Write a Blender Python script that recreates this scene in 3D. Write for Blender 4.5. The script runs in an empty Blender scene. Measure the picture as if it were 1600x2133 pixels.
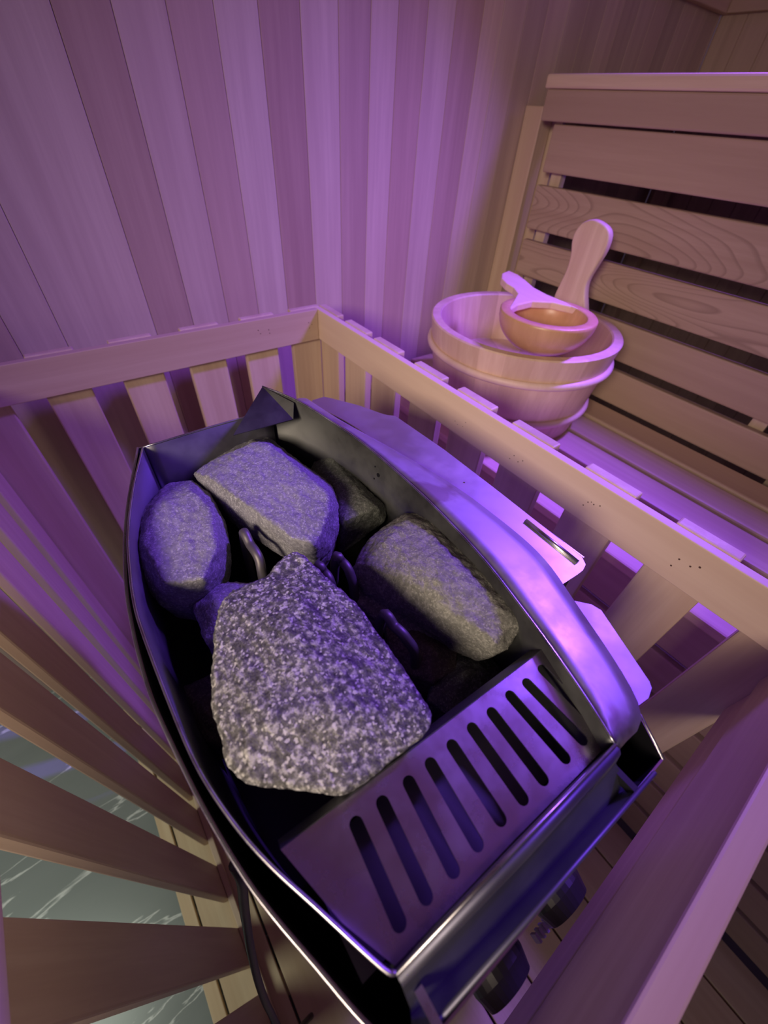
import bpy, bmesh, math, random
from mathutils import Vector, Matrix, noise
random.seed(7)
SC = bpy.context.scene
COL = SC.collection

# ------------------------------------------------------------------ camera, world, lights, exposure
Z0 = 1.16                                   # camera height above the duckboard floor; all coordinates below are relative to it
FPX, CX, CY = 855.0, 800.0, 1066.5
RW = Matrix(((0.8024924951, -0.5939416840, 0.0569128393),
             (-0.3824408457, -0.5852407518, -0.7150050782),
             (0.4579790332, 0.5520204148, -0.6967988711)))          # world -> (right, down, forward)
cam_d = bpy.data.cameras.new('camera'); cam = bpy.data.objects.new('camera', cam_d); COL.objects.link(cam)
r_, d_, f_ = RW[0], RW[1], RW[2]
cam.matrix_world = Matrix(((r_[0], -d_[0], -f_[0], 0), (r_[1], -d_[1], -f_[1], 0), (r_[2], -d_[2], -f_[2], Z0), (0, 0, 0, 1)))
cam_d.sensor_fit = 'HORIZONTAL'; cam_d.sensor_width = 36; cam_d.lens = FPX / 1600 * 36
cam_d.clip_start = 0.01
cam_d.dof.use_dof = True; cam_d.dof.focus_distance = 0.38; cam_d.dof.aperture_fstop = 8.0
SC.camera = cam

W = bpy.data.worlds.new('world'); SC.world = W; W.use_nodes = True
W.node_tree.nodes['Background'].inputs[0].default_value = (0.45, 0.32, 0.60, 1)
W.node_tree.nodes['Background'].inputs[1].default_value = 0.10

def area(name, loc, target, sx, sy, power, color, spread=180):
    l = bpy.data.lights.new(name, 'AREA'); l.shape = 'RECTANGLE'; l.size = sx; l.size_y = sy
    l.energy = power; l.color = color; l.spread = math.radians(spread)
    o = bpy.data.objects.new(name, l); COL.objects.link(o)
    o.location = (loc[0], loc[1], loc[2] + Z0)
    dv = Vector(target) - Vector(loc)
    o.rotation_euler = dv.to_track_quat('-Z', 'Y').to_euler()
    return o
area('purple_led_light', (1.22, 0.14, 0.68), (0.40, 0.42, -0.70), 0.07, 0.22, 8.2, (0.24, 0.085, 1.0), 78)
area('purple_ceiling_fill', (1.40, -0.10, 0.45), (0.9, -0.1, 0.98), 0.10, 0.60, 2.2, (0.25, 0.08, 1.0), 120)  # added uplight: gives the ceiling a purple glow for the steel to reflect
area('warm_door_light', (-0.95, -0.32, 0.36), (0.50, 0.44, -0.30), 0.35, 0.35, 1.9, (1.0, 0.80, 0.64), 54)
area('cool_outside_light', (-0.95, 0.35, -0.15), (-0.75, 0.25, -1.1), 0.5, 0.5, 2.6, (0.92, 1.0, 0.84), 120)

SC.view_settings.view_transform = 'Standard'; SC.view_settings.look = 'None'
SC.view_settings.gamma = 1; SC.view_settings.use_curve_mapping = False
SC.view_settings.exposure = 0.0

# ------------------------------------------------------------------ helpers
def ray(px, py):
    v = Vector((px - CX, py - CY, FPX))
    return Vector((RW[0][0]*v[0]+RW[1][0]*v[1]+RW[2][0]*v[2], RW[0][1]*v[0]+RW[1][1]*v[1]+RW[2][1]*v[2], RW[0][2]*v[0]+RW[1][2]*v[1]+RW[2][2]*v[2]))
def onz(px, py, z): r = ray(px, py); return r * (z / r[2])
def onx(px, py, x): r = ray(px, py); return r * (x / r[0])
def ony(px, py, y): r = ray(px, py); return r * (y / r[1])

BASE = {}
def tag(o, label=None, cat=None, group=None, kind=None):
    if label: o['label'] = label
    if cat: o['category'] = cat
    if group: o['group'] = group
    if kind: o['kind'] = kind
    return o
def thing(name, loc, label, cat, group=None):
    o = bpy.data.objects.new(name, None); COL.objects.link(o)
    o.empty_display_size = 0.02
    L = Vector((loc[0], loc[1], loc[2] + Z0)); o.location = L; BASE[o.name] = L
    return tag(o, label, cat, group)
def link(name, me, mats, parent=None, smooth=False, shift=True):
    """me is in camera-height coordinates; store it relative to its thing's base"""
    if shift: me.transform(Matrix.Translation((0, 0, Z0)))
    if parent is not None: L = BASE[parent.name]
    else:
        xs = [v.co for v in me.vertices]
        L = Vector(((min(v.x for v in xs)+max(v.x for v in xs))/2, (min(v.y for v in xs)+max(v.y for v in xs))/2, min(v.z for v in xs)))
    me.transform(Matrix.Translation(-L))
    for m in (mats if isinstance(mats, (list, tuple)) else [mats]): me.materials.append(m)
    if smooth:
        for p in me.polygons: p.use_smooth = True
    o = bpy.data.objects.new(name, me); COL.objects.link(o)
    BASE[o.name] = L
    if parent is not None: o.parent = parent
    else: o.location = L
    return o
def fin(name, bm, mats, parent=None, smooth=False):
    bmesh.ops.recalc_face_normals(bm, faces=bm.faces)
    me = bpy.data.meshes.new(name); bm.to_mesh(me); bm.free()
    return link(name, me, mats, parent, smooth)
def box(bm, x0, x1, y0, y1, z0, z1, bev=0.0, mi=0):
    vs = [bm.verts.new((x, y, z)) for x in (x0, x1) for y in (y0, y1) for z in (z0, z1)]
    fs = [bm.faces.new([vs[i] for i in f]) for f in ((0,1,3,2),(4,6,7,5),(0,4,5,1),(2,3,7,6),(0,2,6,4),(1,5,7,3))]
    for f in fs: f.material_index = mi
    if bev > 0:
        es = {e for f in fs for e in f.edges}
        bmesh.ops.bevel(bm, geom=list(es), offset=bev, segments=2, affect='EDGES', profile=0.5)
def tube(bm, pts, r, seg=10, cap=True, mi=0):
    rings = []
    pts = [Vector(p) for p in pts]
    for i, p in enumerate(pts):
        t = (pts[min(i+1, len(pts)-1)] - pts[max(i-1, 0)]).normalized()
        a = t.cross(Vector((0.3, 0.2, 1))).normalized(); b = t.cross(a)
        rr = r[i] if isinstance(r, (list, tuple)) else r
        rings.append([bm.verts.new(p + (a*math.cos(k*2*math.pi/seg) + b*math.sin(k*2*math.pi/seg))*rr) for k in range(seg)])
    for A, B in zip(rings, rings[1:]):
        for k in range(seg): bm.faces.new((A[k], A[(k+1)%seg], B[(k+1)%seg], B[k])).material_index = mi
    if cap: bm.faces.new(rings[0][::-1]); bm.faces.new(rings[-1])
def smooth_path(pts, n=8, closed=False):
    pts = [Vector(p) for p in pts]; out = []; N = len(pts)
    for i in range(N if closed else N-1):
        p0 = pts[(i-1)%N] if closed or i > 0 else pts[0]*2-pts[1]
        p1, p2 = pts[i], pts[(i+1)%N]
        p3 = pts[(i+2)%N] if closed or i+2 < N else pts[-1]*2-pts[-2]
        for k in range(n):
            t = k/n
            out.append(0.5*((2*p1)+(p2-p0)*t+(2*p0-5*p1+4*p2-p3)*t*t+(3*p1-p0-3*p2+p3)*t**3))
    if not closed: out.append(pts[-1])
    return out
def sheet(bm, rows, thick=0.0, closed=False, mi=0):
    """grid of point rows -> surface"""
    g = [[bm.verts.new(p) for p in r] for r in rows]
    for A, B in zip(g, g[1:]):
        n = len(A)
        for k in range(n if closed else n-1):
            bm.faces.new((A[k], A[(k+1)%n], B[(k+1)%n], B[k])).material_index = mi
    return g
def bake(o, mods):
    """apply modifiers set up by mods(o) into the mesh"""
    mods(o)
    dg = bpy.context.evaluated_depsgraph_get(); dg.update()
    me = bpy.data.meshes.new_from_object(o.evaluated_get(dg), depsgraph=dg)
    o.modifiers.clear(); o.data = me
def solid(o, t, off=0.0, rim=None, matoff=0):
    def f(o):
        m = o.modifiers.new('solidify', 'SOLIDIFY'); m.thickness = t; m.offset = off
        m.material_offset = matoff
    bake(o, f)

# ------------------------------------------------------------------ materials
def nt(name):
    m = bpy.data.materials.new(name); m.use_nodes = True
    t = m.node_tree; b = t.nodes['Principled BSDF']
    return m, t, b
def N(t, typ, **kw):
    n = t.nodes.new(typ)
    for k, v in kw.items():
        if k.startswith('i_'):
            key = k[2:]
            n.inputs[int(key) if key.isdigit() else key.replace('_', ' ')].default_value = v
        else: setattr(n, k, v)
    return n
def mix(t, fac, a, b, mode='MIX'):
    n = t.nodes.new('ShaderNodeMix'); n.data_type = 'RGBA'; n.blend_type = mode
    for sock, v in ((n.inputs[0], fac), (n.inputs[6], a), (n.inputs[7], b)):
        if isinstance(v, bpy.types.NodeSocket): t.links.new(v, sock)
        else: sock.default_value = v if not isinstance(v, tuple) or len(v) == 4 else (*v, 1)
    return n.outputs[2]
def ramp(t, src, stops):
    r = t.nodes.new('ShaderNodeValToRGB'); e = r.color_ramp.elements
    while len(e) < len(stops): e.new(0.5)
    for el, (p, c) in zip(e, stops): el.position = p; el.color = (*c, 1) if len(c) == 3 else c
    t.links.new(src, r.inputs[0]); return r.outputs[0]

def wood(name, axis, light=(0.72, 0.56, 0.40), dark=(0.55, 0.38, 0.26), rough=0.5, cath=0.0, varied=0.12, attr=False):
    m, t, b = nt(name); L = t.links
    tc = N(t, 'ShaderNodeTexCoord'); oi = N(t, 'ShaderNodeObjectInfo')
    off = N(t, 'ShaderNodeVectorMath', operation='SCALE'); L.new(oi.outputs['Random'], off.inputs['Scale']); off.inputs[0].default_value = (3, 5, 7)
    add = N(t, 'ShaderNodeVectorMath', operation='ADD'); L.new(tc.outputs['Object'], add.inputs[0]); L.new(off.outputs[0], add.inputs[1])
    sc = [1, 1, 1]; sc['xyz'.index(axis)] = 0.045
    mp = N(t, 'ShaderNodeMapping'); mp.inputs['Scale'].default_value = sc; L.new(add.outputs[0], mp.inputs[0])
    n1 = N(t, 'ShaderNodeTexNoise', i_Scale=95.0, i_Detail=5.0, i_Roughness=0.65); L.new(mp.outputs[0], n1.inputs['Vector'])
    n2 = N(t, 'ShaderNodeTexNoise', i_Scale=22.0, i_Detail=3.0, i_Distortion=0.4); L.new(mp.outputs[0], n2.inputs['Vector'])
    f1 = ramp(t, n1.outputs[0], [(0.36, (0, 0, 0)), (0.64, (1, 1, 1))])
    f2 = ramp(t, n2.outputs[0], [(0.42, (0, 0, 0)), (0.62, (1, 1, 1))])
    mid = tuple((a+c)/2 for a, c in zip(light, dark))
    c = mix(t, f2, light, mid)
    k = N(t, 'ShaderNodeMath', operation='MULTIPLY'); L.new(f1, k.inputs[0]); k.inputs[1].default_value = 0.42
    c = mix(t, k.outputs[0], c, dark)
    if cath > 0:                                            # broad cathedral growth rings
        sc2 = [1, 1, 1]; sc2['xyz'.index(axis)] = 0.16
        mp2 = N(t, 'ShaderNodeMapping'); mp2.inputs['Scale'].default_value = sc2; L.new(add.outputs[0], mp2.inputs[0])
        nn = N(t, 'ShaderNodeTexNoise', i_Scale=9.0, i_Detail=1.0); L.new(mp2.outputs[0], nn.inputs['Vector'])
        ml = N(t, 'ShaderNodeMath', operation='MULTIPLY'); L.new(nn.outputs[0], ml.inputs[0]); ml.inputs[1].default_value = 30.0
        fr = N(t, 'ShaderNodeMath', operation='FRACT'); L.new(ml.outputs[0], fr.inputs[0])
        ln = ramp(t, fr.outputs[0], [(0.0, (0, 0, 0)), (0.72, (0.15, 0.15, 0.15)), (0.93, (1, 1, 1)), (1.0, (0, 0, 0))])
        k2 = N(t, 'ShaderNodeMath', operation='MULTIPLY'); L.new(ln, k2.inputs[0]); k2.inputs[1].default_value = cath
        c = mix(t, k2.outputs[0], c, tuple(v*0.72 for v in dark))
    v = N(t, 'ShaderNodeMapRange'); L.new(oi.outputs['Random'], v.inputs[0]); v.inputs[3].default_value = 1-varied; v.inputs[4].default_value = 1+varied*0.4
    hs = N(t, 'ShaderNodeHueSaturation'); L.new(c, hs.inputs['Color']); L.new(v.outputs[0], hs.inputs['Value'])
    c = hs.outputs[0]
    if attr:
        a = N(t, 'ShaderNodeVertexColor'); a.layer_name = 'tone'
        c = mix(t, 1.0, c, a.outputs[0], 'MULTIPLY')
    L.new(c, b.inputs['Base Color'])
    b.inputs['Roughness'].default_value = rough
    bp = N(t, 'ShaderNodeBump', i_Strength=0.12, i_Distance=0.001); L.new(n1.outputs[0], bp.inputs['Height']); L.new(bp.outputs[0], b.inputs['Normal'])
    return m
WX, WY, WZ = wood('wood_grain_x', 'x'), wood('wood_grain_y', 'y'), wood('wood_grain_z', 'z')
RAIL_Y = wood('rail_wood_grain_y', 'y', light=(0.78, 0.61, 0.45), dark=(0.68, 0.50, 0.36), varied=0.02)
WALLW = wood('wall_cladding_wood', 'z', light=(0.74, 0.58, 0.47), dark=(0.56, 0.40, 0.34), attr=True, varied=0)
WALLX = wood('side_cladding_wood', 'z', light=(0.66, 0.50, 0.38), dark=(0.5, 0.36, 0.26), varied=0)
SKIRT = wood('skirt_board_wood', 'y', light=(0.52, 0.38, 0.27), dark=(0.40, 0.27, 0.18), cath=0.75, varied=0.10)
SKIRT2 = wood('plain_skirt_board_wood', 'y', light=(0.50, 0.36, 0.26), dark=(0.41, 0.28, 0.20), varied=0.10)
DUCK = wood('duckboard_wood', 'y', light=(0.78, 0.62, 0.40), dark=(0.60, 0.42, 0.24), varied=0.10)
BUCK = wood('bucket_wood', 'z', light=(0.80, 0.62, 0.46), dark=(0.62, 0.43, 0.30), varied=0)
LADW = wood('ladle_wood', 'z', light=(0.66, 0.40, 0.20), dark=(0.50, 0.28, 0.12), varied=0, rough=0.35)

def steel(name, col=(0.62, 0.62, 0.64), rough=0.22, smudge=0.25, stain=0.0):
    m, t, b = nt(name); L = t.links
    b.inputs['Metallic'].default_value = 1.0
    tc = N(t, 'ShaderNodeTexCoord')
    n = N(t, 'ShaderNodeTexNoise', i_Scale=26.0, i_Detail=6.0, i_Roughness=0.6); L.new(tc.outputs['Object'], n.inputs['Vector'])
    mr = N(t, 'ShaderNodeMapRange'); L.new(n.outputs[0], mr.inputs[0]); mr.inputs[1].default_value = 0.35; mr.inputs[2].default_value = 0.7
    mr.inputs[3].default_value = rough; mr.inputs[4].default_value = rough + smudge
    L.new(mr.outputs[0], b.inputs['Roughness'])
    c = col
    if stain > 0:
        n2 = N(t, 'ShaderNodeTexNoise', i_Scale=14.0, i_Detail=4.0, i_Distortion=1.0); L.new(tc.outputs['Object'], n2.inputs['Vector'])
        f = ramp(t, n2.outputs[0], [(0.54, (0, 0, 0)), (0.62, (stain, stain, stain))])
        cc = mix(t, f, col, (0.30, 0.22, 0.22)); L.new(cc, b.inputs['Base Color'])
    else: b.inputs['Base Color'].default_value = (*col, 1)
    return m
STEEL = steel('brushed_steel', rough=0.20)
PANEL = steel('slotted_panel_steel', col=(0.66, 0.64, 0.68), rough=0.20, smudge=0.15, stain=0.25)
BAND = steel('stained_top_steel', col=(0.52, 0.49, 0.52), rough=0.45, smudge=0.15, stain=0.6)
PLATE = steel('plain_plate_steel', col=(0.66, 0.62, 0.62), rough=0.42, smudge=0.12)
TABM = steel('violet_sheen_tab_steel', col=(0.42, 0.40, 0.46), rough=0.5, smudge=0.1)
MIRROR = steel('polished_jacket_steel', col=(0.66, 0.64, 0.62), rough=0.10, smudge=0.1)
INNER = steel('inner_steel', col=(0.20, 0.20, 0.23), rough=0.42, smudge=0.15)  # one even dark grey for the inner sheets
SHADED_INNER = steel('shaded_inner_steel', col=(0.12, 0.125, 0.12), rough=0.40, smudge=0.2)  # darker copy of the inner steel, with the right side's shade in its colour
TROUGH = steel('dark_trough_steel', col=(0.22, 0.22, 0.28), rough=0.50, smudge=0.12)
def plain(name, col, rough=0.5, metal=0.0, spec=0.5):
    m, t, b = nt(name); b.inputs['Base Color'].default_value = (*col, 1); b.inputs['Roughness'].default_value = rough
    b.inputs['Metallic'].default_value = metal; b.inputs['Specular IOR Level'].default_value = spec
    return m
BLACK = plain('black_steel_and_shade', (0.006, 0.006, 0.008), 0.55)  # black steel; also shade painted into the jacket's inside, floor and holes
RUBBER = plain('black_cable_rubber', (0.012, 0.012, 0.013), 0.45)
KNOBM = plain('black_knob_plastic', (0.02, 0.02, 0.022), 0.4)
COIL = plain('heating_coil_steel', (0.16, 0.15, 0.15), 0.5, 0.6)
DOT = plain('nail_hole', (0.10, 0.05, 0.04), 0.8)
CHROME = plain('screw_steel', (0.6, 0.55, 0.5), 0.25, 1.0)

def rock(name, base, light, dark, flecks=0.5, scale=1.0, bump=0.5, vein=0.0):
    m, t, b = nt(name); L = t.links
    tc = N(t, 'ShaderNodeTexCoord')
    n0 = N(t, 'ShaderNodeTexNoise', i_Scale=18.0*scale, i_Detail=6.0); L.new(tc.outputs['Object'], n0.inputs['Vector'])
    n1 = N(t, 'ShaderNodeTexNoise', i_Scale=330.0*scale, i_Detail=4.0, i_Roughness=0.7); L.new(tc.outputs['Object'], n1.inputs['Vector'])
    n2 = N(t, 'ShaderNodeTexVoronoi', i_Scale=900.0*scale); L.new(tc.outputs['Object'], n2.inputs['Vector'])
    c = mix(t, ramp(t, n0.outputs[0], [(0.35, (0, 0, 0)), (0.65, (1, 1, 1))]), base, tuple(v*0.72 for v in base))
    f = ramp(t, n1.outputs[0], [(0.50, (0, 0, 0)), (0.62, (flecks, flecks, flecks))])
    c = mix(t, f, c, light)
    f = ramp(t, n1.outputs[0], [(0.34, (flecks, flecks, flecks)), (0.46, (0, 0, 0))])
    c = mix(t, f, c, dark)
    sep = N(t, 'ShaderNodeSeparateColor'); L.new(n2.outputs['Color'], sep.inputs[0])
    f = ramp(t, sep.outputs[0], [(0.88, (0, 0, 0)), (0.92, (flecks*0.8, flecks*0.8, flecks*0.8))])
    c = mix(t, f, c, tuple(min(1, v*1.5) for v in light))
    if vein > 0:
        n3 = N(t, 'ShaderNodeTexNoise', i_Scale=26.0, i_Detail=8.0, i_Distortion=1.6); L.new(tc.outputs['Object'], n3.inputs['Vector'])
        f = ramp(t, n3.outputs[0], [(0.47, (0, 0, 0)), (0.50, (vein, vein, vein)), (0.53, (0, 0, 0))])
        c = mix(t, f, c, light)
    L.new(c, b.inputs['Base Color']); b.inputs['Roughness'].default_value = 0.75
    b.inputs['Specular IOR Level'].default_value = 0.35
    ad = N(t, 'ShaderNodeMath', operation='ADD'); L.new(n1.outputs[0], ad.inputs[0])
    n4 = N(t, 'ShaderNodeTexNoise', i_Scale=90.0, i_Detail=6.0, i_Roughness=0.6); L.new(tc.outputs['Object'], n4.inputs['Vector'])
    m4 = N(t, 'ShaderNodeMath', operation='MULTIPLY'); L.new(n4.outputs[0], m4.inputs[0]); m4.inputs[1].default_value = 2.0
    L.new(m4.outputs[0], ad.inputs[1])
    bp = N(t, 'ShaderNodeBump', i_Strength=bump, i_Distance=0.0018); L.new(ad.outputs[0], bp.inputs['Height']); L.new(bp.outputs[0], b.inputs['Normal'])
    return m
GRANITE = rock('speckled_granite', (0.14, 0.14, 0.135), (0.50, 0.50, 0.47), (0.035, 0.035, 0.035), 0.9, 0.75, 0.7)
PALE = rock('pale_grey_rock', (0.27, 0.27, 0.29), (0.46, 0.46, 0.48), (0.15, 0.15, 0.17), 0.5, 1.0, 0.5)
GREEN = rock('greenish_grey_rock', (0.13, 0.145, 0.12), (0.26, 0.28, 0.24), (0.06, 0.065, 0.055), 0.5, 1.0, 0.5)
OLIVE = rock('veined_olive_rock', (0.20, 0.205, 0.175), (0.38, 0.38, 0.33), (0.10, 0.10, 0.085), 0.4, 1.0, 0.6, vein=0.5)
BROWN = rock('dark_brown_rock', (0.13, 0.11, 0.09), (0.24, 0.21, 0.18), (0.06, 0.05, 0.045), 0.4, 1.0, 0.6, vein=0.2)

def tile():
    m, t, b = nt('grey_marble_tile'); L = t.links
    tc = N(t, 'ShaderNodeTexCoord')
    mp = N(t, 'ShaderNodeMapping'); mp.inputs['Rotation'].default_value = (0, 0, math.radians(28)); mp.inputs['Scale'].default_value = (0.28, 1, 1)
    L.new(tc.outputs['Object'], mp.inputs[0])
    n = N(t, 'ShaderNodeTexNoise', i_Scale=5.0, i_Detail=6.0, i_Distortion=1.0); L.new(mp.outputs[0], n.inputs['Vector'])
    c = mix(t, n.outputs[0], (0.20, 0.23, 0.22), (0.33, 0.36, 0.35))
    n3 = N(t, 'ShaderNodeTexNoise', i_Scale=6.5, i_Detail=7.0, i_Distortion=0.8); L.new(mp.outputs[0], n3.inputs['Vector'])
    f = ramp(t, n3.outputs[0], [(0.478, (0, 0, 0)), (0.487, (1, 1, 1)), (0.496, (0, 0, 0))])
    c = mix(t, f, c, (0.85, 0.88, 0.85))
    L.new(c, b.inputs['Base Color']); b.inputs['Roughness'].default_value = 0.25
    return m
TILE = tile()

# ------------------------------------------------------------------ the setting
YW = 0.88; XW = 1.80; ZC = 0.98; ZF = -1.16
# back wall: tongue-and-groove planks, one mesh, tone of each plank stored per plank
seams = [-1.40 + 0.0665*i for i in range(22)]
seams = [s for s in seams if s < 0.10] + [YW*v for v in (0.159, 0.238, 0.317, 0.392, 0.469, 0.548, 0.627, 0.700, 0.766, 0.841, 0.917, 0.998, 1.059)]
while seams[-1] < XW: seams.append(min(XW, seams[-1] + 0.066))
i0 = [i for i, s in enumerate(seams) if abs(s - YW*0.159) < 1e-6][0]
tones = {i0-1: (.93,.95,1), i0: (.74,.68,.70), i0+1: (.93,.93,1), i0+2: (.86,.80,.84), i0+3: (.96,.97,1.02), i0+4: (.72,.62,.64),
         i0+5: (1.02,1.02,1.04), i0+6: (.84,.76,.78), i0+7: (1.06,1.05,1.06), i0+8: (.86,.76,.76), i0+9: (1.02,1.0,1.02), i0+10: (.84,.74,.76), i0+11: (1.04,1.02,1.0),
         i0-2: (.90,.90,.95), i0-3: (.80,.74,.76)}
bm = bmesh.new(); cl = bm.loops.layers.float_color.new('tone')
for i, (a, c) in enumerate(zip(seams, seams[1:])):
    n0 = len(bm.faces)
    g = 0.0007
    pts = [(a, YW+0.004), (a+0.0006, YW+0.0002), (a+0.002, YW), (c-0.0012, YW), (c-0.0004, YW+0.0004), (c, YW+0.004)]
    rows = [[(x, y, z) for x, y in pts] for z in (ZF-0.03, ZC)]
    sheet(bm, rows)
    bm.faces.ensure_lookup_table()
    t_ = tones.get(i, (0.9+0.1*math.sin(i*2.3),)*3)
    for f in bm.faces[n0:]:
        for l in f.loops: l[cl] = (*t_, 1)
wb = fin('wall_back', bm, WALLW); tag(wb, kind='structure')
def vclad(name, const, lo, hi, mat):                         # side wall in planes x = const
    bm = bmesh.new(); y = lo
    while y < hi - 1e-4:
        c = min(hi, y + 0.068)
        pts = [(y, const+0.004), (y+0.0015, const), (c-0.0015, const), (c, const+0.004)]
        sheet(bm, [[(x, yy, z) for yy, x in pts] for z in (ZF-0.03, ZC)]); y = c
    o = fin(name, bm, mat); tag(o, kind='structure'); return o
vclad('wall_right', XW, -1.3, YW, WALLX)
bm = bmesh.new(); box(bm, -1.4, XW, -1.3, YW, ZC, ZC+0.02); tag(fin('ceiling', bm, WX), kind='structure')
bm = bmesh.new(); box(bm, -2.4, XW, -1.5, YW+0.1, ZF-0.07, ZF-0.03); tag(fin('floor', bm, TILE), kind='structure')
# picture-rail trims on both walls, high above the upper bench
bm = bmesh.new(); box(bm, 1.10, XW, YW-0.022, YW-0.0005, 0.245, 0.335, 0.002); tag(fin('trim_1', bm, WX), kind='structure')
bm = bmesh.new(); box(bm, XW-0.022, XW-0.0005, -1.3, YW-0.0225, 0.245, 0.335, 0.002); tag(fin('trim_2', bm, WY), kind='structure')

# slatted duckboard floor
duck = thing('duckboard', (0.15, -0.2, ZF-0.03), 'slatted light wooden duckboard floor lying on the grey tiles under the heater', 'duckboard')
xs = [(-0.254, -0.2315), (-0.227, -0.135)]
x = -0.1305
while x < 0.50: xs.append((x, x+0.0885)); x += 0.093
xs.append((0.5205, 0.600))
for a, c in xs:
    bm = bmesh.new(); box(bm, a, c, -1.2, YW-0.03, ZF-0.014, ZF, 0.0015); fin('slat', bm, DUCK, duck)
for y in (-1.0, -0.5, 0.0, 0.5, 0.8):
    bm = bmesh.new(); box(bm, -0.24, 0.55, y, y+0.04, ZF-0.03, ZF-0.0145); fin('batten', bm, WX, duck)

# ------------------------------------------------------------------ benches
bench = thing('lower_bench', (0.81, -0.2, ZF), 'lower slatted wooden sauna bench along the right side carrying the bucket', 'bench')
xb = [(0.582, 0.661), (0.674, 0.753), (0.766, 0.845), (0.858, 0.937), (0.950, 1.029)]
for a, c in xb:
    bm = bmesh.new(); box(bm, a, c, -1.2, YW-0.02, -0.518, -0.50, 0.004); fin('seat_slat', bm, WY, bench)
z = -0.519
for k in range(6):
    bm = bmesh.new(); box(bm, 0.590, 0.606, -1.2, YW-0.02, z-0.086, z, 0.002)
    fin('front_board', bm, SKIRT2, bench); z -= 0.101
for y in (-1.1, -0.35, 0.3, 0.80):
    bm = bmesh.new(); box(bm, 0.607, 1.02, y, y+0.04, -0.558, -0.519); fin('cross_beam', bm, WX, bench)
    bm = bmesh.new(); box(bm, 0.607, 0.640, y, y+0.04, ZF, -0.5585); fin('leg', bm, WZ, bench)
    bm = bmesh.new(); box(bm, 0.985, 1.02, y, y+0.04, ZF, -0.5585); fin('leg', bm, WZ, bench)

upper = thing('upper_bench', (1.3, -0.2, ZF), 'tall upper bench with a slatted wooden skirt facing the lower bench', 'bench')
X1 = 1.04
def skirt(z0, z1, mat, x0=X1, y1=0.785, th=0.018):
    bm = bmesh.new(); box(bm, x0, x0+th, -1.2, y1, z0, z1, 0.003); return fin('skirt_board', bm, mat, upper)
bm = bmesh.new(); box(bm, X1-0.012, X1+0.08, -1.2, 0.815, 0.056, 0.078, 0.004); fin('seat_slat', bm, WY, upper)
for k in range(5):
    a = X1+0.10+k*0.125
    bm = bmesh.new(); box(bm, a, a+0.11, -1.2, YW-0.025, 0.056, 0.078, 0.004); fin('seat_slat', bm, WY, upper)
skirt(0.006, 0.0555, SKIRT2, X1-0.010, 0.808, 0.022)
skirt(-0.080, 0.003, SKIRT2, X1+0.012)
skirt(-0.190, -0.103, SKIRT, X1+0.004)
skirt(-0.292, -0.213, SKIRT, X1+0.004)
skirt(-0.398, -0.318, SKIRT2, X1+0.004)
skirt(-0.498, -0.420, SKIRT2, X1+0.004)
for y in (0.742, 0.10, -0.6, -1.15):
    bm = bmesh.new(); box(bm, X1+0.031, X1+0.049, y, y+0.028, -0.50, 0.0555); fin('batten', bm, WZ, upper)
bm = bmesh.new(); box(bm, X1+0.018, X1+0.06, 0.828, YW-0.001, -0.498, 0.03, 0.002); fin('post', bm, WZ, upper)
for y in (-1.1, 0.0, 0.8):
    bm = bmesh.new(); box(bm, X1+0.065, XW-0.005, y, y+0.04, 0.015, 0.0555); fin('cross_beam', bm, WX, upper)
    bm = bmesh.new(); box(bm, X1+0.065, X1+0.10, y, y+0.04, ZF-0.03, 0.0145); fin('leg', bm, WZ, upper)
    bm = bmesh.new(); box(bm, XW-0.05, XW-0.015, y, y+0.04, ZF-0.03, 0.0145); fin('leg', bm, WZ, upper)

# ------------------------------------------------------------------ heater guard
k = 0.29
RH = 0.205*k; ST = 0.042*k; ZR = -k
guard = thing('heater_guard', (0.13, 0.35, ZF), 'wooden slatted guard fence standing around the sauna heater', 'guard fence')
XL, XR, YR, YF = -0.545*k, 1.467*k, 2.657*k, -0.335*k
bm = bmesh.new(); box(bm, XL-0.0005, XR-0.0005, YR, YR+ST, ZR-RH, ZR, 0.0012); rail_b = fin('rail', bm, WX, guard)
bm = bmesh.new(); box(bm, XR, XR+ST, YF, YR+ST, ZR-RH, ZR, 0.0012); rail_r = fin('rail', bm, RAIL_Y, guard)
bm = bmesh.new(); box(bm, XL-ST, XL-0.001, YF, YR+ST, ZR-RH, ZR, 0.0012); fin('rail', bm, WY, guard)
bm = bmesh.new(); box(bm, XL-ST, XR+ST, YF-0.058*k, YF-0.0005, ZR-0.37*k, ZR, 0.002); fin('rail', bm, WX, guard)
bm = bmesh.new(); box(bm, XL-ST, XR+ST, YF-0.05*k, YF-0.006, ZR-0.60*k, ZR-0.375*k, 0.002); fin('rail', bm, WX, guard)
ZB = -4.0*k                                                   # lower ends of the slats
def slat(x0, x1, y0, y1, top=0.004):
    bm = bmesh.new()
    box(bm, x0, x1, y0, y1, ZF+0.0005, ZR+top*k, 0.0022); return fin('slat', bm, WZ, guard)
t0 = XR+ST+0.0005
for a, c in ((2.136,2.385),(1.809,2.058),(1.427,1.665),(1.072,1.315),(0.706,0.945),(0.323,0.551),(-0.049,0.169),(-0.38,-0.19)):
    slat(t0, t0+0.055*k, a*k, c*k)
slat(t0, t0+0.055*k, 2.475*k, 2.72*k)
t1 = YR+ST+0.0005
for a, c in ((-0.60,-0.38),(-0.216,0.005),(0.17,0.398),(0.555,0.79),(0.93,1.161),(1.279,1.505)):
    slat(a*k, c*k, t1, t1+0.045*k)
t2 = XL-ST-0.0005
for a, c in ((0.26,0.47),(0.645,0.86),(1.03,1.27),(1.37,1.62),(1.73,1.97),(2.09,2.33),(2.45,2.69),(-0.12,0.115)):
    slat(t2-0.042*k, t2, a*k, c*k)
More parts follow.
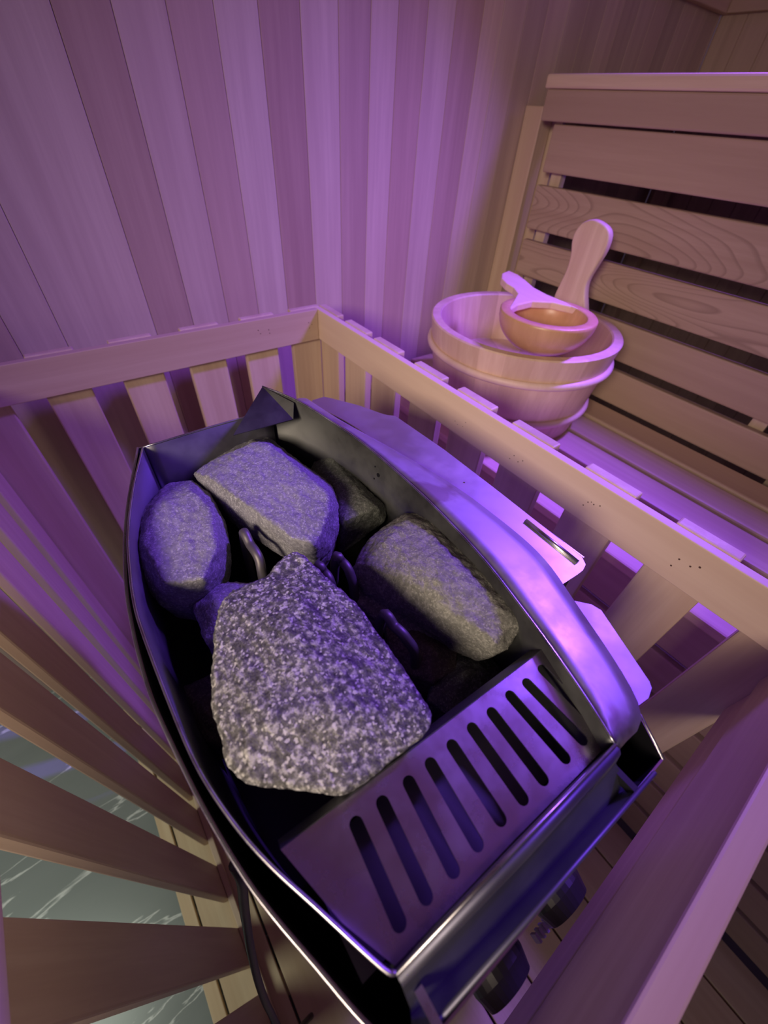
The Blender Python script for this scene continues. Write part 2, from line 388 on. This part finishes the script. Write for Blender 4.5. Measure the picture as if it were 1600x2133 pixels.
# lower rails holding the slats together near the floor
bm = bmesh.new(); box(bm, t2+0.0005, t2+0.011, YF, YR, ZF+0.0005, ZF+0.018, 0.001); fin('lower_rail', bm, WY, guard)
bm = bmesh.new(); box(bm, t0-0.0115, t0-0.0005, YF, YR, ZF+0.03, ZF+0.09, 0.001); fin('lower_rail', bm, WY, guard)
bm = bmesh.new(); box(bm, XL, XR, t1-0.0115, t1-0.0005, ZF+0.03, ZF+0.09, 0.001); fin('lower_rail', bm, WX, guard)
# nail heads in small clusters on the rails
def dots(rail, pts, axis):
    for px, py, r in pts:
        p = onx(px, py, XR-0.0002) if axis == 'x' else ony(px, py, YR-0.0002)
        bm = bmesh.new()
        n = Vector((1, 0, 0)) if axis == 'x' else Vector((0, 1, 0))
        tube(bm, [p - n*0.0002, p + n*0.001], r, 8); fin('nail_head', bm, DOT, rail)
dots(rail_r, [(948,877,.0006),(953,884,.0005),(970,880,.0006),(964,888,.0005),(1062,955,.0007),(1071,949,.0007),(1079,962,.0007),(1089,960,.0007),
              (1215,1052,.0008),(1225,1046,.0008),(1237,1051,.0008),(1232,1046,.0006),(1250,1054,.0008),(1398,1178,.001),(1415,1165,.001),(1438,1180,.001),(1458,1182,.0012)], 'x')
dots(rail_b, [(538,688,.0009),(543,695,.0008),(560,687,.0009),(562,694,.0008),(643,672,.0008),(650,676,.0008),(645,683,.0008)], 'y')

# ------------------------------------------------------------------ the heater
h = 0.25
heater = thing('sauna_heater', (0.09, 0.19, ZF), 'bow-sided stainless steel sauna heater filled with stones inside the wooden guard', 'sauna heater')
def R(x, y, z=-1.0): return Vector((x*h, y*h, z*h))
left_in = [(0.034,-0.082),(0.019,-0.062),(-0.032,0.065),(-0.068,0.154),(-0.094,0.236),(-0.116,0.338),(-0.127,0.434),(-0.132,0.58),(-0.134,0.76),(-0.130,0.87),(-0.112,1.00),(-0.077,1.171),(-0.005,1.399),(0.074,1.60)]
right_in = [(0.648,-0.106),(0.682,-0.01),(0.715,0.10),(0.753,0.25),(0.795,0.45),(0.822,0.70),(0.830,0.90)]
rtop = [(0.808,1.15,-0.975),(0.765,1.35,-0.955),(0.700,1.52,-0.925),(0.617,1.66,-0.905)]
def wall_sheet(name, pts, depth, mat, th=0.0012, n=6, zb=None):
    path = smooth_path([R(*p) for p in pts], n)
    bm = bmesh.new(); sheet(bm, [path, [Vector((p.x, p.y, -depth)) for p in path]])
    o = fin(name, bm, mat, heater, True); solid(o, th); return o
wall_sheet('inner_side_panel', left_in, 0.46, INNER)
wall_sheet('inner_side_panel', [(x, y, -1.0) for x, y in right_in] + rtop, 0.46, SHADED_INNER)
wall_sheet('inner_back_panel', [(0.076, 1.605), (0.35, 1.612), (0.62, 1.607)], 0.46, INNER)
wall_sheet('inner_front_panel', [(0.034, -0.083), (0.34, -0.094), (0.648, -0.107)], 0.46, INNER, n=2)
# folded flange at the rear end of the right panel, rising above the rim
bm = bmesh.new()
a, b_, c, d = onz(547, 806, -0.905*h), onz(486, 907, -1.00*h), onz(611, 874, -0.985*h), onz(612, 840, -0.935*h)
vs = [bm.verts.new(p) for p in (a, b_, c, d)]; bm.faces.new(vs)
o = fin('corner_flange', bm, SHADED_INNER, heater); solid(o, 0.0014)  # flange darkened by colour too, as if in shade
# bright rolled rim edge
bm = bmesh.new()
tube(bm, smooth_path([R(*p, -0.998) for p in left_in], 5), 0.0010, 6)
tube(bm, smooth_path([R(x, y, -0.998) for x, y in right_in] + [R(*p) for p in rtop], 5), 0.0010, 6)
tube(bm, smooth_path([R(0.076, 1.605, -0.998), R(0.35, 1.612, -0.998), R(0.62, 1.607, -0.998)], 5), 0.0010, 6)
tube(bm, [R(0.034, -0.083, -0.998), R(0.34, -0.094, -0.998), R(0.648, -0.107, -0.998)], 0.0010, 6)
fin('rim_edge', bm, STEEL, heater, True)
# broad steel band on top of the right side
inner = smooth_path([R(x+0.004, y, -1.003) for x, y in right_in] + [R(x+0.006, y, z-0.004) for x, y, z in rtop[:-1]], 6)
outer = smooth_path([R(0.66,-0.12,-1.03), R(0.80,-0.095,-1.03), R(0.932,0.191,-1.03), R(0.995,0.378,-1.03), R(1.003,0.625,-1.03), R(0.985,0.845,-1.03), R(0.935,1.112,-1.03), R(0.86,1.40,-1.02), R(0.80,1.60,-0.99)], 6)
def resample(path, n):
    L = [0]
    for p, q in zip(path, path[1:]): L.append(L[-1] + (q-p).length)
    out = []
    for i in range(n):
        s = L[-1]*i/(n-1); j = 0
        while j < len(L)-2 and L[j+1] < s: j += 1
        out.append(path[j].lerp(path[j+1], (s-L[j])/max(1e-9, L[j+1]-L[j])))
    return out
A, B = resample(inner, 50), resample(outer, 50)
bm = bmesh.new()
rows = [A] + [[a.lerp(c, f) + Vector((0, 0, 0.0012*math.sin(f*math.pi))) for a, c in zip(A, B)] for f in (0.25, 0.5, 0.75)] + [B, [p + Vector((0.001, 0, -0.030)) for p in B]]
sheet(bm, rows); o = fin('top_band', bm, BAND, heater, True); solid(o, 0.001)
# flat rear mounting plate beyond the band
pin = [R(0.80, 1.585, -1.045), R(0.855, 1.40, -1.045), R(0.925, 1.112, -1.045), R(0.975, 0.845, -1.045), R(0.993, 0.625, -1.045), R(0.985, 0.378, -1.045), R(0.955, 0.25, -1.045)]
pout = [R(0.86, 1.66, -1.045), R(0.93, 1.66, -1.045), R(1.03, 1.50, -1.045), R(1.09, 1.36, -1.045), R(1.125, 1.33, -1.045), R(1.14, 1.00, -1.045), R(1.135, 0.70, -1.045), R(1.12, 0.28, -1.045), R(1.095, 0.245, -1.045), R(1.04, 0.245, -1.045)]
A, B = resample(smooth_path(pin, 6), 50), resample(pout, 50)
bm = bmesh.new(); sheet(bm, [A, B]); o = fin('mounting_plate', bm, PLATE, heater); solid(o, 0.0012)
bm = bmesh.new(); box(bm, 1.087*1.05*h-0.0006, 1.087*1.05*h+0.0006, 0.28*h, 1.30*h, -0.46, -1.05*h-0.002); fin('back_plate', bm, STEEL, heater)
# rolled hinge-like end of the plate and its screw
bm = bmesh.new(); p = onz(1203, 1172, -1.04*h)
q = onz(1095, 1085, -1.04*h); tube(bm, [q, p], 0.0024, 10); fin('folded_lip', bm, STEEL, heater, True)
bm = bmesh.new(); p = onz(966, 1008, -1.05*h)
tube(bm, [p, p+Vector((0, 0, 0.0012))], 0.0022, 12); tube(bm, [p+Vector((0, 0, 0.0013)), p+Vector((0, 0, 0.002))], [0.0014, 0.001], 12); fin('screw', bm, CHROME, heater)
# tilted blue-lit tab at the front of the plate
bm = bmesh.new()
pts = [onz(x, y, -1.075*h) for x, y in ((1186,1250),(1232,1260),(1252,1272),(1352,1420),(1357,1434),(1350,1455),(1330,1470))]
bm.faces.new([bm.verts.new(p) for p in pts]); o = fin('side_tab', bm, TABM, heater); solid(o, 0.0012)

for px, py, r in ((787, 990, 0.0022), (781, 972, 0.001), (779, 997, 0.001)):
    p = onx(px, py, 0.2035); bm = bmesh.new(); tube(bm, [p, p + Vector((0.004, 0, 0))], r, 10); fin('mounting_hole', bm, BLACK, heater)
# slotted steam panel: a sheet with ten real slots
TOPS = [(0.091,0.132),(0.153,0.129),(0.219,0.125),(0.279,0.124),(0.342,0.123),(0.405,0.122),(0.468,0.119),(0.535,0.120),(0.594,0.116),(0.656,0.116)]
BOTS = [(0.074,-0.052),(0.133,-0.054),(0.197,-0.057),(0.261,-0.057),(0.327,-0.057),(0.391,-0.061),(0.454,-0.064),(0.528,-0.067),(0.592,-0.068),(0.651,-0.070)]
cu = bpy.data.curves.new('slots', 'CURVE'); cu.dimensions = '2D'; cu.fill_mode = 'BOTH'; cu.extrude = 0.0006
def spline(pts):
    s = cu.splines.new('POLY'); s.points.add(len(pts)-1); s.use_cyclic_u = True
    for q, p in zip(s.points, pts): q.co = (p[0], p[1], 0, 1)
spline([(-0.047*h,0.176*h),(0.30*h,0.160*h),(0.788*h,0.140*h),(0.690*h,-0.103*h),(0.34*h,-0.088*h),(0.040*h,-0.079*h),(-0.005*h,0.02*h)])
for (tx, ty), (bx, by) in zip(TOPS, BOTS):
    r = 0.0145*h; a = Vector((tx*1.04*h, ty*1.04*h - r)); c = Vector((bx*1.06*h, by*1.06*h + r)); u = (a-c).normalized(); v = Vector((u.y, -u.x))
    pts = [a + v*r*math.cos(i*math.pi/8) + u*r*math.sin(i*math.pi/8) for i in range(9)] + [c - v*r*math.cos(i*math.pi/8) - u*r*math.sin(i*math.pi/8) for i in range(9)]
    spline([(p.x, p.y) for p in pts])
tmp = bpy.data.objects.new('tmp', cu); COL.objects.link(tmp)
dg = bpy.context.evaluated_depsgraph_get(); dg.update()
me = bpy.data.meshes.new_from_object(tmp.evaluated_get(dg), depsgraph=dg); bpy.data.objects.remove(tmp)
for v in me.vertices:                                       # tilt: lower towards the front
    v.co.z += -1.05*h + 0.085*(v.co.y - 0.04*h) - 0.004*0
link('slotted_panel', me, PANEL, heater)
bm = bmesh.new()                                            # back lip of the panel and a plate added below the slots to reflect blue light
ztop = -1.05*h + 0.085*0.13*h
sheet(bm, [[Vector((-0.047*h, 0.176*h, ztop)), Vector((0.30*h, 0.161*h, ztop)), Vector((0.788*h, 0.141*h, ztop))], [Vector((-0.047*h, 0.200*h, ztop-0.012)), Vector((0.30*h, 0.186*h, ztop-0.012)), Vector((0.79*h, 0.166*h, ztop-0.012))], [Vector((-0.047*h, 0.20*h, -0.40)), Vector((0.30*h, 0.186*h, -0.40)), Vector((0.79*h, 0.166*h, -0.40))]])
o = fin('panel_lip', bm, INNER, heater); solid(o, 0.001)
bm = bmesh.new(); box(bm, -0.02*h, 0.70*h, -0.075*h, 0.16*h, -1.26*h-0.001, -1.26*h); fin('slot_reflector_plate', bm, INNER, heater)
# front cover: fold, ledge, trough and lip, running between the rim and the jacket
rows = []
for l, r in (((.034,-.083,-1.004),(.648,-.107,-1.004)), ((.034,-.094,-1.004),(.650,-.118,-1.004)), ((.035,-.101,-1.018),(.652,-.126,-1.018)), ((.036,-.106,-1.075),(.660,-.137,-1.075)),
             ((.034,-.140,-1.13),(.675,-.178,-1.13)), ((.030,-.150,-1.145),(.69,-.190,-1.145)), ((.012,-.172,-1.10),(.700,-.206,-1.10))):
    L_, R_ = R(*l), R(*r); M_ = (L_+R_)/2 + Vector((0, -0.0008, 0))
    rows.append([L_, M_, R_])
bm = bmesh.new(); sheet(bm, rows[:4]); o = fin('front_fold', bm, TROUGH, heater, True); solid(o, 0.0008)
bm = bmesh.new(); sheet(bm, rows[3:]); o = fin('front_trough', bm, TROUGH, heater); solid(o, 0.0008)
bm = bmesh.new(); tube(bm, [R(0.012, -0.172, -1.095), R(0.37, -0.1915, -1.095), R(0.733, -0.208, -1.095)], 0.0013, 8); fin('front_lip', bm, TROUGH, heater, True)
# small welded bracket ends in the trough
bm = bmesh.new(); p = R(0.05, -0.150, -1.09); box(bm, p.x, p.x+0.004, p.y-0.009, p.y+0.006, p.z-0.004, p.z+0.001); fin('bracket', bm, STEEL, heater)
bm = bmesh.new(); p = R(0.655, -0.165, -1.10); box(bm, p.x, p.x+0.004, p.y-0.010, p.y+0.010, p.z-0.006, p.z+0.001); fin('bracket', bm, BLACK, heater)
# outer jacket
jl = [(0.0,-0.170),(-0.036,-0.093),(-0.067,0.004),(-0.096,0.096),(-0.117,0.18),(-0.138,0.308),(-0.152,0.441),(-0.162,0.583),(-0.160,0.701),(-0.153,0.804),(-0.137,0.941),(-0.097,1.136),(-0.046,1.315),(0.058,1.615)]
jr = [(0.80,1.60),(0.87,1.3),(0.90,0.9),(0.90,0.5),(0.86,0.2),(0.775,-0.06),(0.759,-0.108),(0.711,-0.189)]
def J(x, y): s = 1.10 - 0.085*max(0, min(1, y/1.6)); return R(x*s, y*s, -s)
left = smooth_path([J(*p) for p in jl], 6); right = smooth_path([J(*p) for p in jr[:-1]], 6) + [J(*jr[-1])]
loop = left + right
bm = bmesh.new(); sheet(bm, [loop, [Vector((p.x, p.y, -0.80)) for p in loop]], closed=True)
o = fin('outer_jacket', bm, [MIRROR, BLACK], heater, False)  # inner face black: shade of the deep gap put into the colour
me = o.data; pc = me.polygons[0]; jc = Vector((0.09, 0.2, 0))
ctr = pc.center + BASE[heater.name]; ctr.z = 0
if pc.normal.dot(ctr - jc) < 0: me.flip_normals()
def f(o):
    m = o.modifiers.new('s', 'SOLIDIFY'); m.thickness = 0.0014; m.offset = -1.0; m.material_offset = 1
bake(o, f)
bm = bmesh.new(); tube(bm, left, 0.0009, 6); tube(bm, right[-14:], 0.0009, 6); fin('jacket_edge', bm, STEEL, heater, True)
bm = bmesh.new(); bm.faces.new([bm.verts.new((p.x*0.995, p.y, -0.45)) for p in loop]); o = fin('inner_floor', bm, BLACK, heater); solid(o, 0.002)  # black stands for the shade at the bottom of the body
for x, y in ((0.03, -0.02), (0.17, -0.02), (0.03, 0.36), (0.18, 0.36)):
    bm = bmesh.new(); tube(bm, [(x, y, -0.7995), (x, y, ZF+0.0005)], 0.012, 12); fin('leg', bm, BLACK, heater)
# control knobs on the front face, with the printed dial between them
for (px, py, r) in ((1172, 1872, 0.021), (1040, 2022, 0.021)):
    p = onz(px, py, -0.40); yf = -0.19*1.1*h
    bm = bmesh.new(); tube(bm, [(p.x, yf+0.004, p.z), (p.x, yf-0.020, p.z), (p.x, yf-0.030, p.z)], [r, r, r*0.85], 28); fin('control_knob', bm, KNOBM, heater)
p = onz(1128, 1945, -0.44)
for i in range(4):
    bm = bmesh.new(); box(bm, p.x-0.006+i*0.0045, p.x-0.004+i*0.0045, p.y-0.002, p.y+0.004, p.z-0.006, p.z+0.006) ; fin('dial_mark', bm, plain('dial_print%d' % i, (0.5, 0.4, 0.6)), heater)
# heating elements: bent rods rising between the stones
for pts in ([(508,1118),(522,1135),(540,1165),(550,1215)], [(698,1172),(712,1170),(728,1192),(738,1240)], [(795,1288),(822,1305),(846,1330),(866,1375)], [(660,1190),(675,1192),(688,1212),(694,1250)]):
    P = [onz(x, y, z) for (x, y), z in zip(pts, (-0.285, -0.281, -0.285, -0.31))]
    bm = bmesh.new(); tube(bm, smooth_path([Vector((P[0].x-0.004, P[0].y+0.002, -0.40))] + P + [Vector((P[-1].x, P[-1].y, -0.40))], 6), 0.0042, 12); fin('heating_element', bm, COIL, heater, True)

# ------------------------------------------------------------------ stones
def stone(label, mat, hulls, seed, rough=0.0032, voxel=0.0022, drop=0.005):
    bm = bmesh.new()
    for outline, zo, ridge, thick, shr in hulls:
        P = [onz(x, y, (zo if len(q) == 0 else q[0]) - drop) for x, y, *q in outline]
        cen = sum(P, Vector())/len(P)
        vs = [bm.verts.new(p) for p in P]
        vs += [bm.verts.new(onz(x, y, z)) for x, y, z in ridge]
        vs += [bm.verts.new(Vector((cen.x+(p.x-cen.x)*shr, cen.y+(p.y-cen.y)*shr, p.z-thick))) for p in P]
        r = bmesh.ops.convex_hull(bm, input=vs)
        junk = [g for g in r['geom_interior'] + r['geom_unused'] if isinstance(g, bmesh.types.BMVert)]
        bmesh.ops.delete(bm, geom=list(set(junk)), context='VERTS')
    o = fin('sauna_stone', bm, mat, None)
    def f(o):
        m = o.modifiers.new('r', 'REMESH'); m.mode = 'VOXEL'; m.voxel_size = voxel
        m = o.modifiers.new('s', 'SMOOTH'); m.iterations = 1; m.factor = 0.5
    bake(o, f)
    me = o.data; off = Vector((seed*3.1, seed*1.7, seed))
    for v in me.vertices:
        n = v.normal
        a = noise.fractal((v.co+off)*30, 0.9, 2.1, 3)*rough*0.4 + (0.5-abs(noise.noise((v.co+off)*55)))*rough*0.45 + noise.fractal((v.co+off)*200, 0.9, 2.0, 3)*rough*0.28
        v.co += n*a
    for p in me.polygons: p.use_smooth = True
    tag(o, label, 'stone', 'sauna stones in the heater'); return o
stone('large speckled grey granite stone in front of all the others', GRANITE,
  [([(480,1228),(540,1200),(640,1165),(700,1235),(745,1258),(785,1310),(812,1360),(852,1422),(903,1488),(888,1530),(800,1600),(722,1652),(688,1656),(640,1640),(590,1640),(515,1628),(472,1590),(447,1500),(438,1400),(442,1330),(456,1260)],
    -0.243, [(600,1300,-0.232),(700,1480,-0.229),(560,1500,-0.231)], 0.045, 0.80),
   ([(528,1228),(575,1168),(603,1147),(622,1146),(640,1162),(655,1205),(690,1250),(620,1330)], -0.242, [], 0.035, 0.85)], 1, 0.0028, 0.0022, 0.0)
stone('rounded blue-lit stone beside the left steel wall', PALE,
  [([(286,1078,-0.274),(320,1040,-0.278),(345,1008,-0.280),(400,1000,-0.278),(440,1028,-0.276),(470,1085,-0.284),(480,1140,-0.286),(462,1195,-0.288),(430,1238,-0.296),(392,1268,-0.302),(340,1262,-0.300),(305,1230,-0.292),(284,1170,-0.276)],
    -0.275, [(318,1062,-0.263),(400,1022,-0.265),(440,1060,-0.265),(452,1140,-0.266),(425,1205,-0.267),(345,1215,-0.266),(298,1130,-0.264)], 0.035, 0.85)], 2)
stone('flat slab-like lavender stone at the back, wider than the rest behind', PALE,
  [([(403,985,-0.272),(440,960,-0.276),(530,908,-0.282),(562,912,-0.282),(640,985,-0.278),(692,1012,-0.282),(708,1055,-0.290),(706,1100,-0.292),(690,1140,-0.292),(660,1156,-0.284),(610,1138,-0.278),(540,1090,-0.276),(470,1050,-0.274),(430,1015,-0.272)],
    -0.272, [(525,922,-0.264),(560,925,-0.264),(636,1000,-0.262),(684,1026,-0.262),(686,1062,-0.263),(655,1138,-0.265),(606,1120,-0.263),(440,998,-0.264),(545,1070,-0.263)], 0.035, 0.92)], 3)
stone('small dark greenish stone tucked behind the flat slab near the rear right wall', GREEN,
  [([(642,985,-0.305),(655,958,-0.302),(688,934,-0.296),(700,940,-0.294),(750,1000,-0.296),(805,1052,-0.302),(803,1085,-0.310),(755,1120,-0.325),(710,1150,-0.33),(690,1100,-0.31)],
    -0.298, [(690,955,-0.289),(738,1012,-0.286),(782,1056,-0.288),(718,1085,-0.289)], 0.012, 0.85)], 4)
stone('long olive grey veined stone leaning on the right steel wall', OLIVE,
  [([(733,1185,-0.292),(757,1140,-0.290),(765,1125,-0.288),(812,1085,-0.280),(845,1066,-0.276),(890,1070,-0.270),(925,1105,-0.266),(945,1140,-0.264),(1010,1190,-0.262),(1088,1270,-0.262),(1090,1300,-0.264),(1060,1350,-0.272),(1030,1366,-0.276),(975,1345,-0.286),(930,1322,-0.292),(880,1300,-0.296),(800,1255,-0.298),(745,1215,-0.296)],
    -0.272, [(850,1085,-0.268),(800,1130,-0.271),(765,1175,-0.279),(900,1115,-0.262),(925,1150,-0.258),(912,1210,-0.260),(1000,1222,-0.258),(1070,1285,-0.260),(1030,1335,-0.266),(930,1275,-0.268),(840,1225,-0.277)], 0.025, 0.9),
   ([(738,1215,-0.306),(760,1200,-0.304),(850,1250,-0.304),(935,1328,-0.304),(880,1330,-0.31),(800,1300,-0.312),(745,1255,-0.31)], -0.305, [], 0.02, 0.9)], 5, 0.0034)
stone('small violet stone half hidden between the large granite and the left blue stone', PALE,
  [([(402,1265),(430,1225),(470,1212),(530,1215),(520,1290),(470,1350),(425,1335)], -0.298, [(450,1255,-0.288)], 0.04, 0.9)], 6)
stone('dark brown rounded stone below the long olive stone', BROWN,
  [([(800,1300),(860,1290),(930,1320),(958,1345),(950,1395),(900,1425),(850,1400),(810,1350)], -0.315, [(900,1350,-0.303)], 0.04, 0.9)], 7)
stone('grey-green stone lying between the dark brown stone and the slotted panel', GREEN,
  [([(950,1350),(1010,1350),(1050,1400),(1010,1450),(930,1490),(890,1460),(900,1420)], -0.322, [(970,1400,-0.312)], 0.04, 0.9)], 8)
stone('dim stone deep in the gap left of the large granite', BROWN,
  [([(380,1430),(440,1400),(500,1450),(480,1560),(410,1540),(385,1480)], -0.345, [(430,1480,-0.335)], 0.05, 0.9)], 9)

# ------------------------------------------------------------------ power cable
bm = bmesh.new()
P = [onz(*q) for q in ((488,1800,-0.42),(503,1830,-0.44),(507,1870,-0.50),(513,1920,-0.58),(524,1985,-0.66),(540,2050,-0.76),(562,2105,-0.86),(600,2160,-0.98))]
P.append(Vector((P[-1].x+0.02, P[-1].y-0.01, ZF+0.006)))
tube(bm, smooth_path(P, 8), 0.0045, 10)
tag(fin('power_cable', bm, RUBBER, None, True), 'black power cable hanging beside the left flank of the heater', 'cable')

# ------------------------------------------------------------------ bucket
BC = Vector((0.795, 0.541)); ZT = -0.300; ZBt = -0.4995; RT, RB = 0.199, 0.166
bucket = thing('sauna_bucket', (BC.x, BC.y, ZBt), 'round pale wooden sauna bucket with two hoops standing on the lower bench', 'bucket')
def rad(z): return RB + (RT-RB)*(z-ZBt)/(ZT-ZBt)
bm = bmesh.new(); seg = 96
def ring(r, z): return [Vector((BC.x+r*math.cos(i*2*math.pi/seg), BC.y+r*math.sin(i*2*math.pi/seg), z)) for i in range(seg)]
rows = [ring(0.001, ZBt), ring(RB-0.002, ZBt), ring(RB, ZBt+0.002)] + [ring(rad(z), z) for z in (ZBt+0.05, ZBt+0.1, ZBt+0.15)] + \
       [ring(RT-0.0005, ZT-0.0025), ring(RT-0.003, ZT), ring(RT-0.019, ZT), ring(RT-0.0215, ZT-0.003), ring(rad(-0.40)-0.021, -0.40), ring(rad(-0.40)-0.022, -0.401), ring(0.001, -0.401)]
sheet(bm, rows, closed=True)
def bucketwood():                                            # staves: grain up the wall, tone stepping from stave to stave
    m = BUCK.copy(); m.name = 'bucket_stave_wood'; t = m.node_tree; b = t.nodes['Principled BSDF']
    src = b.inputs['Base Color'].links[0].from_socket
    tc = N(t, 'ShaderNodeTexCoord'); sp = N(t, 'ShaderNodeSeparateXYZ'); t.links.new(tc.outputs['Object'], sp.inputs[0])
    at = N(t, 'ShaderNodeMath', operation='ARCTAN2'); t.links.new(sp.outputs[1], at.inputs[0]); t.links.new(sp.outputs[0], at.inputs[1])
    ml = N(t, 'ShaderNodeMath', operation='MULTIPLY'); t.links.new(at.outputs[0], ml.inputs[0]); ml.inputs[1].default_value = 24/(2*math.pi)
    fl = N(t, 'ShaderNodeMath', operation='FLOOR'); t.links.new(ml.outputs[0], fl.inputs[0])
    wn = N(t, 'ShaderNodeTexWhiteNoise', noise_dimensions='1D'); t.links.new(fl.outputs[0], wn.inputs['W'])
    c2 = ramp(t, wn.outputs['Value'], [(0, (0.80, 0.76, 0.70)), (1, (1.05, 1.02, 1.0))])
    t.links.new(mix(t, 1.0, src, c2, 'MULTIPLY'), b.inputs['Base Color'])
    return m
fin('bucket_body', bm, bucketwood(), bucket, False)
HOOP = wood('hoop_wood', 'z', light=(0.78, 0.60, 0.47), dark=(0.70, 0.50, 0.38), varied=0)
for z, tilt in ((-0.352, 0.0), (-0.445, 0.0)):
    bm = bmesh.new(); pts = [Vector((BC.x+(rad(z)+0.004)*math.cos(i*2*math.pi/72), BC.y+(rad(z)+0.004)*math.sin(i*2*math.pi/72), z)) for i in range(73)]
    rr = []
    for p in pts[:-1]:
        u = Vector((p.x-BC.x, p.y-BC.y, 0)).normalized()
        rr.append([bm.verts.new(p + u*0.0065*math.cos(a*math.pi/6) + Vector((0, 0, 0.0075*math.sin(a*math.pi/6)))) for a in range(12)])
    for i in range(72):
        A_, B_ = rr[i], rr[(i+1) % 72]
        for q in range(12): bm.faces.new((A_[q], A_[(q+1) % 12], B_[(q+1) % 12], B_[q]))
    fin('hoop', bm, HOOP, bucket, True)
# upright paddle-shaped handle growing out of the back rim
prof = [(1150,1218,648,676,-0.001),(1153,1219,620,650,0),(1166,1218,590,616,0),(1180,1222,560,588,0),(1188,1240,530,556,0),(1190,1257,505,528,0),(1196,1267,485,502,0),(1206,1268,470,482,0),(1218,1258,461,468,0)]
bm = bmesh.new(); xh = 0.935; rows = []
cnt = []
for xl, xr_, yl, yr, _ in prof:
    a, c = onx(xl, yl, xh), onx(xr_, yr, xh)
    cnt.append((a, c))
for s in range(2):
    rows.append([p for p in ([q[0] for q in cnt] + [q[1] for q in reversed(cnt)])])
A_ = [bm.verts.new(p) for p in smooth_path([q[0] for q in cnt] + [onx(1237, 457, xh)] + [q[1] for q in reversed(cnt)], 4)]; bm.faces.new(A_)
r = bmesh.ops.extrude_face_region(bm, geom=list(bm.faces)); bmesh.ops.translate(bm, vec=(0.018, 0, 0), verts=[v for v in r['geom'] if isinstance(v, bmesh.types.BMVert)])
o = fin('bucket_handle', bm, BUCK, bucket, False)
def f(o):
    m = o.modifiers.new('b', 'BEVEL'); m.width = 0.005; m.segments = 3; m.limit_method = 'ANGLE'; m.angle_limit = math.radians(50)
bake(o, f)
for p in o.data.polygons: p.use_smooth = True

# ------------------------------------------------------------------ ladle
LC = Vector((0.722, 0.447, -0.249)); LR = 0.087
ladle = thing('ladle', (LC.x, LC.y, LC.z-0.075), 'wooden ladle with a round bowl resting across the front rim of the bucket', 'ladle')
bm = bmesh.new(); seg = 64; rows = []
def lr(r, z): return [LC + Vector((r*math.cos(i*2*math.pi/seg), r*math.sin(i*2*math.pi/seg), z)) for i in range(seg)]
for i in range(1, 13):
    a = math.radians(90*i/12); rows.append(lr(LR*math.sin(a), -0.066*math.cos(a)))
rows.append(lr(LR, 0.004)); rows.append(lr(LR-0.002, 0.006)); rows.append(lr(LR-0.017, 0.006)); rows.append(lr(LR-0.019, 0.004))
for i in range(1, 11):
    a = math.radians(90-90*i/11); rows.append(lr((LR-0.019)*math.sin(a), -0.050*math.cos(a)))
g = sheet(bm, rows, closed=True); bm.faces.new(g[0][::-1]); bm.faces.new(g[-1])
fin('bowl', bm, LADW, ladle, True)
out = [(1062,646),(1062,638),(1070,626),(1079,611),(1070,599),(1055,590),(1045,579),(1046,569),(1060,563),(1080,572),(1095,583),(1112,598),(1140,613),(1180,630),(1222,650),(1190,638),(1150,629),(1110,627),(1080,634),(1068,641)]
bm = bmesh.new()
top = [onz(x, y, -0.2430 + 0.012*max(0, min(1, (640-y)/77))) for x, y in out]
bm.faces.new([bm.verts.new(p) for p in top])
r = bmesh.ops.extrude_face_region(bm, geom=list(bm.faces)); bmesh.ops.translate(bm, vec=(0, 0, -0.013), verts=[v for v in r['geom'] if isinstance(v, bmesh.types.BMVert)])
o = fin('ladle_handle', bm, wood('ladle_handle_wood', 'y', light=(0.80, 0.60, 0.45), dark=(0.68, 0.48, 0.34), varied=0), ladle)
def f(o):
    m = o.modifiers.new('b', 'BEVEL'); m.width = 0.003; m.segments = 2; m.limit_method = 'ANGLE'; m.angle_limit = math.radians(60)
bake(o, f)
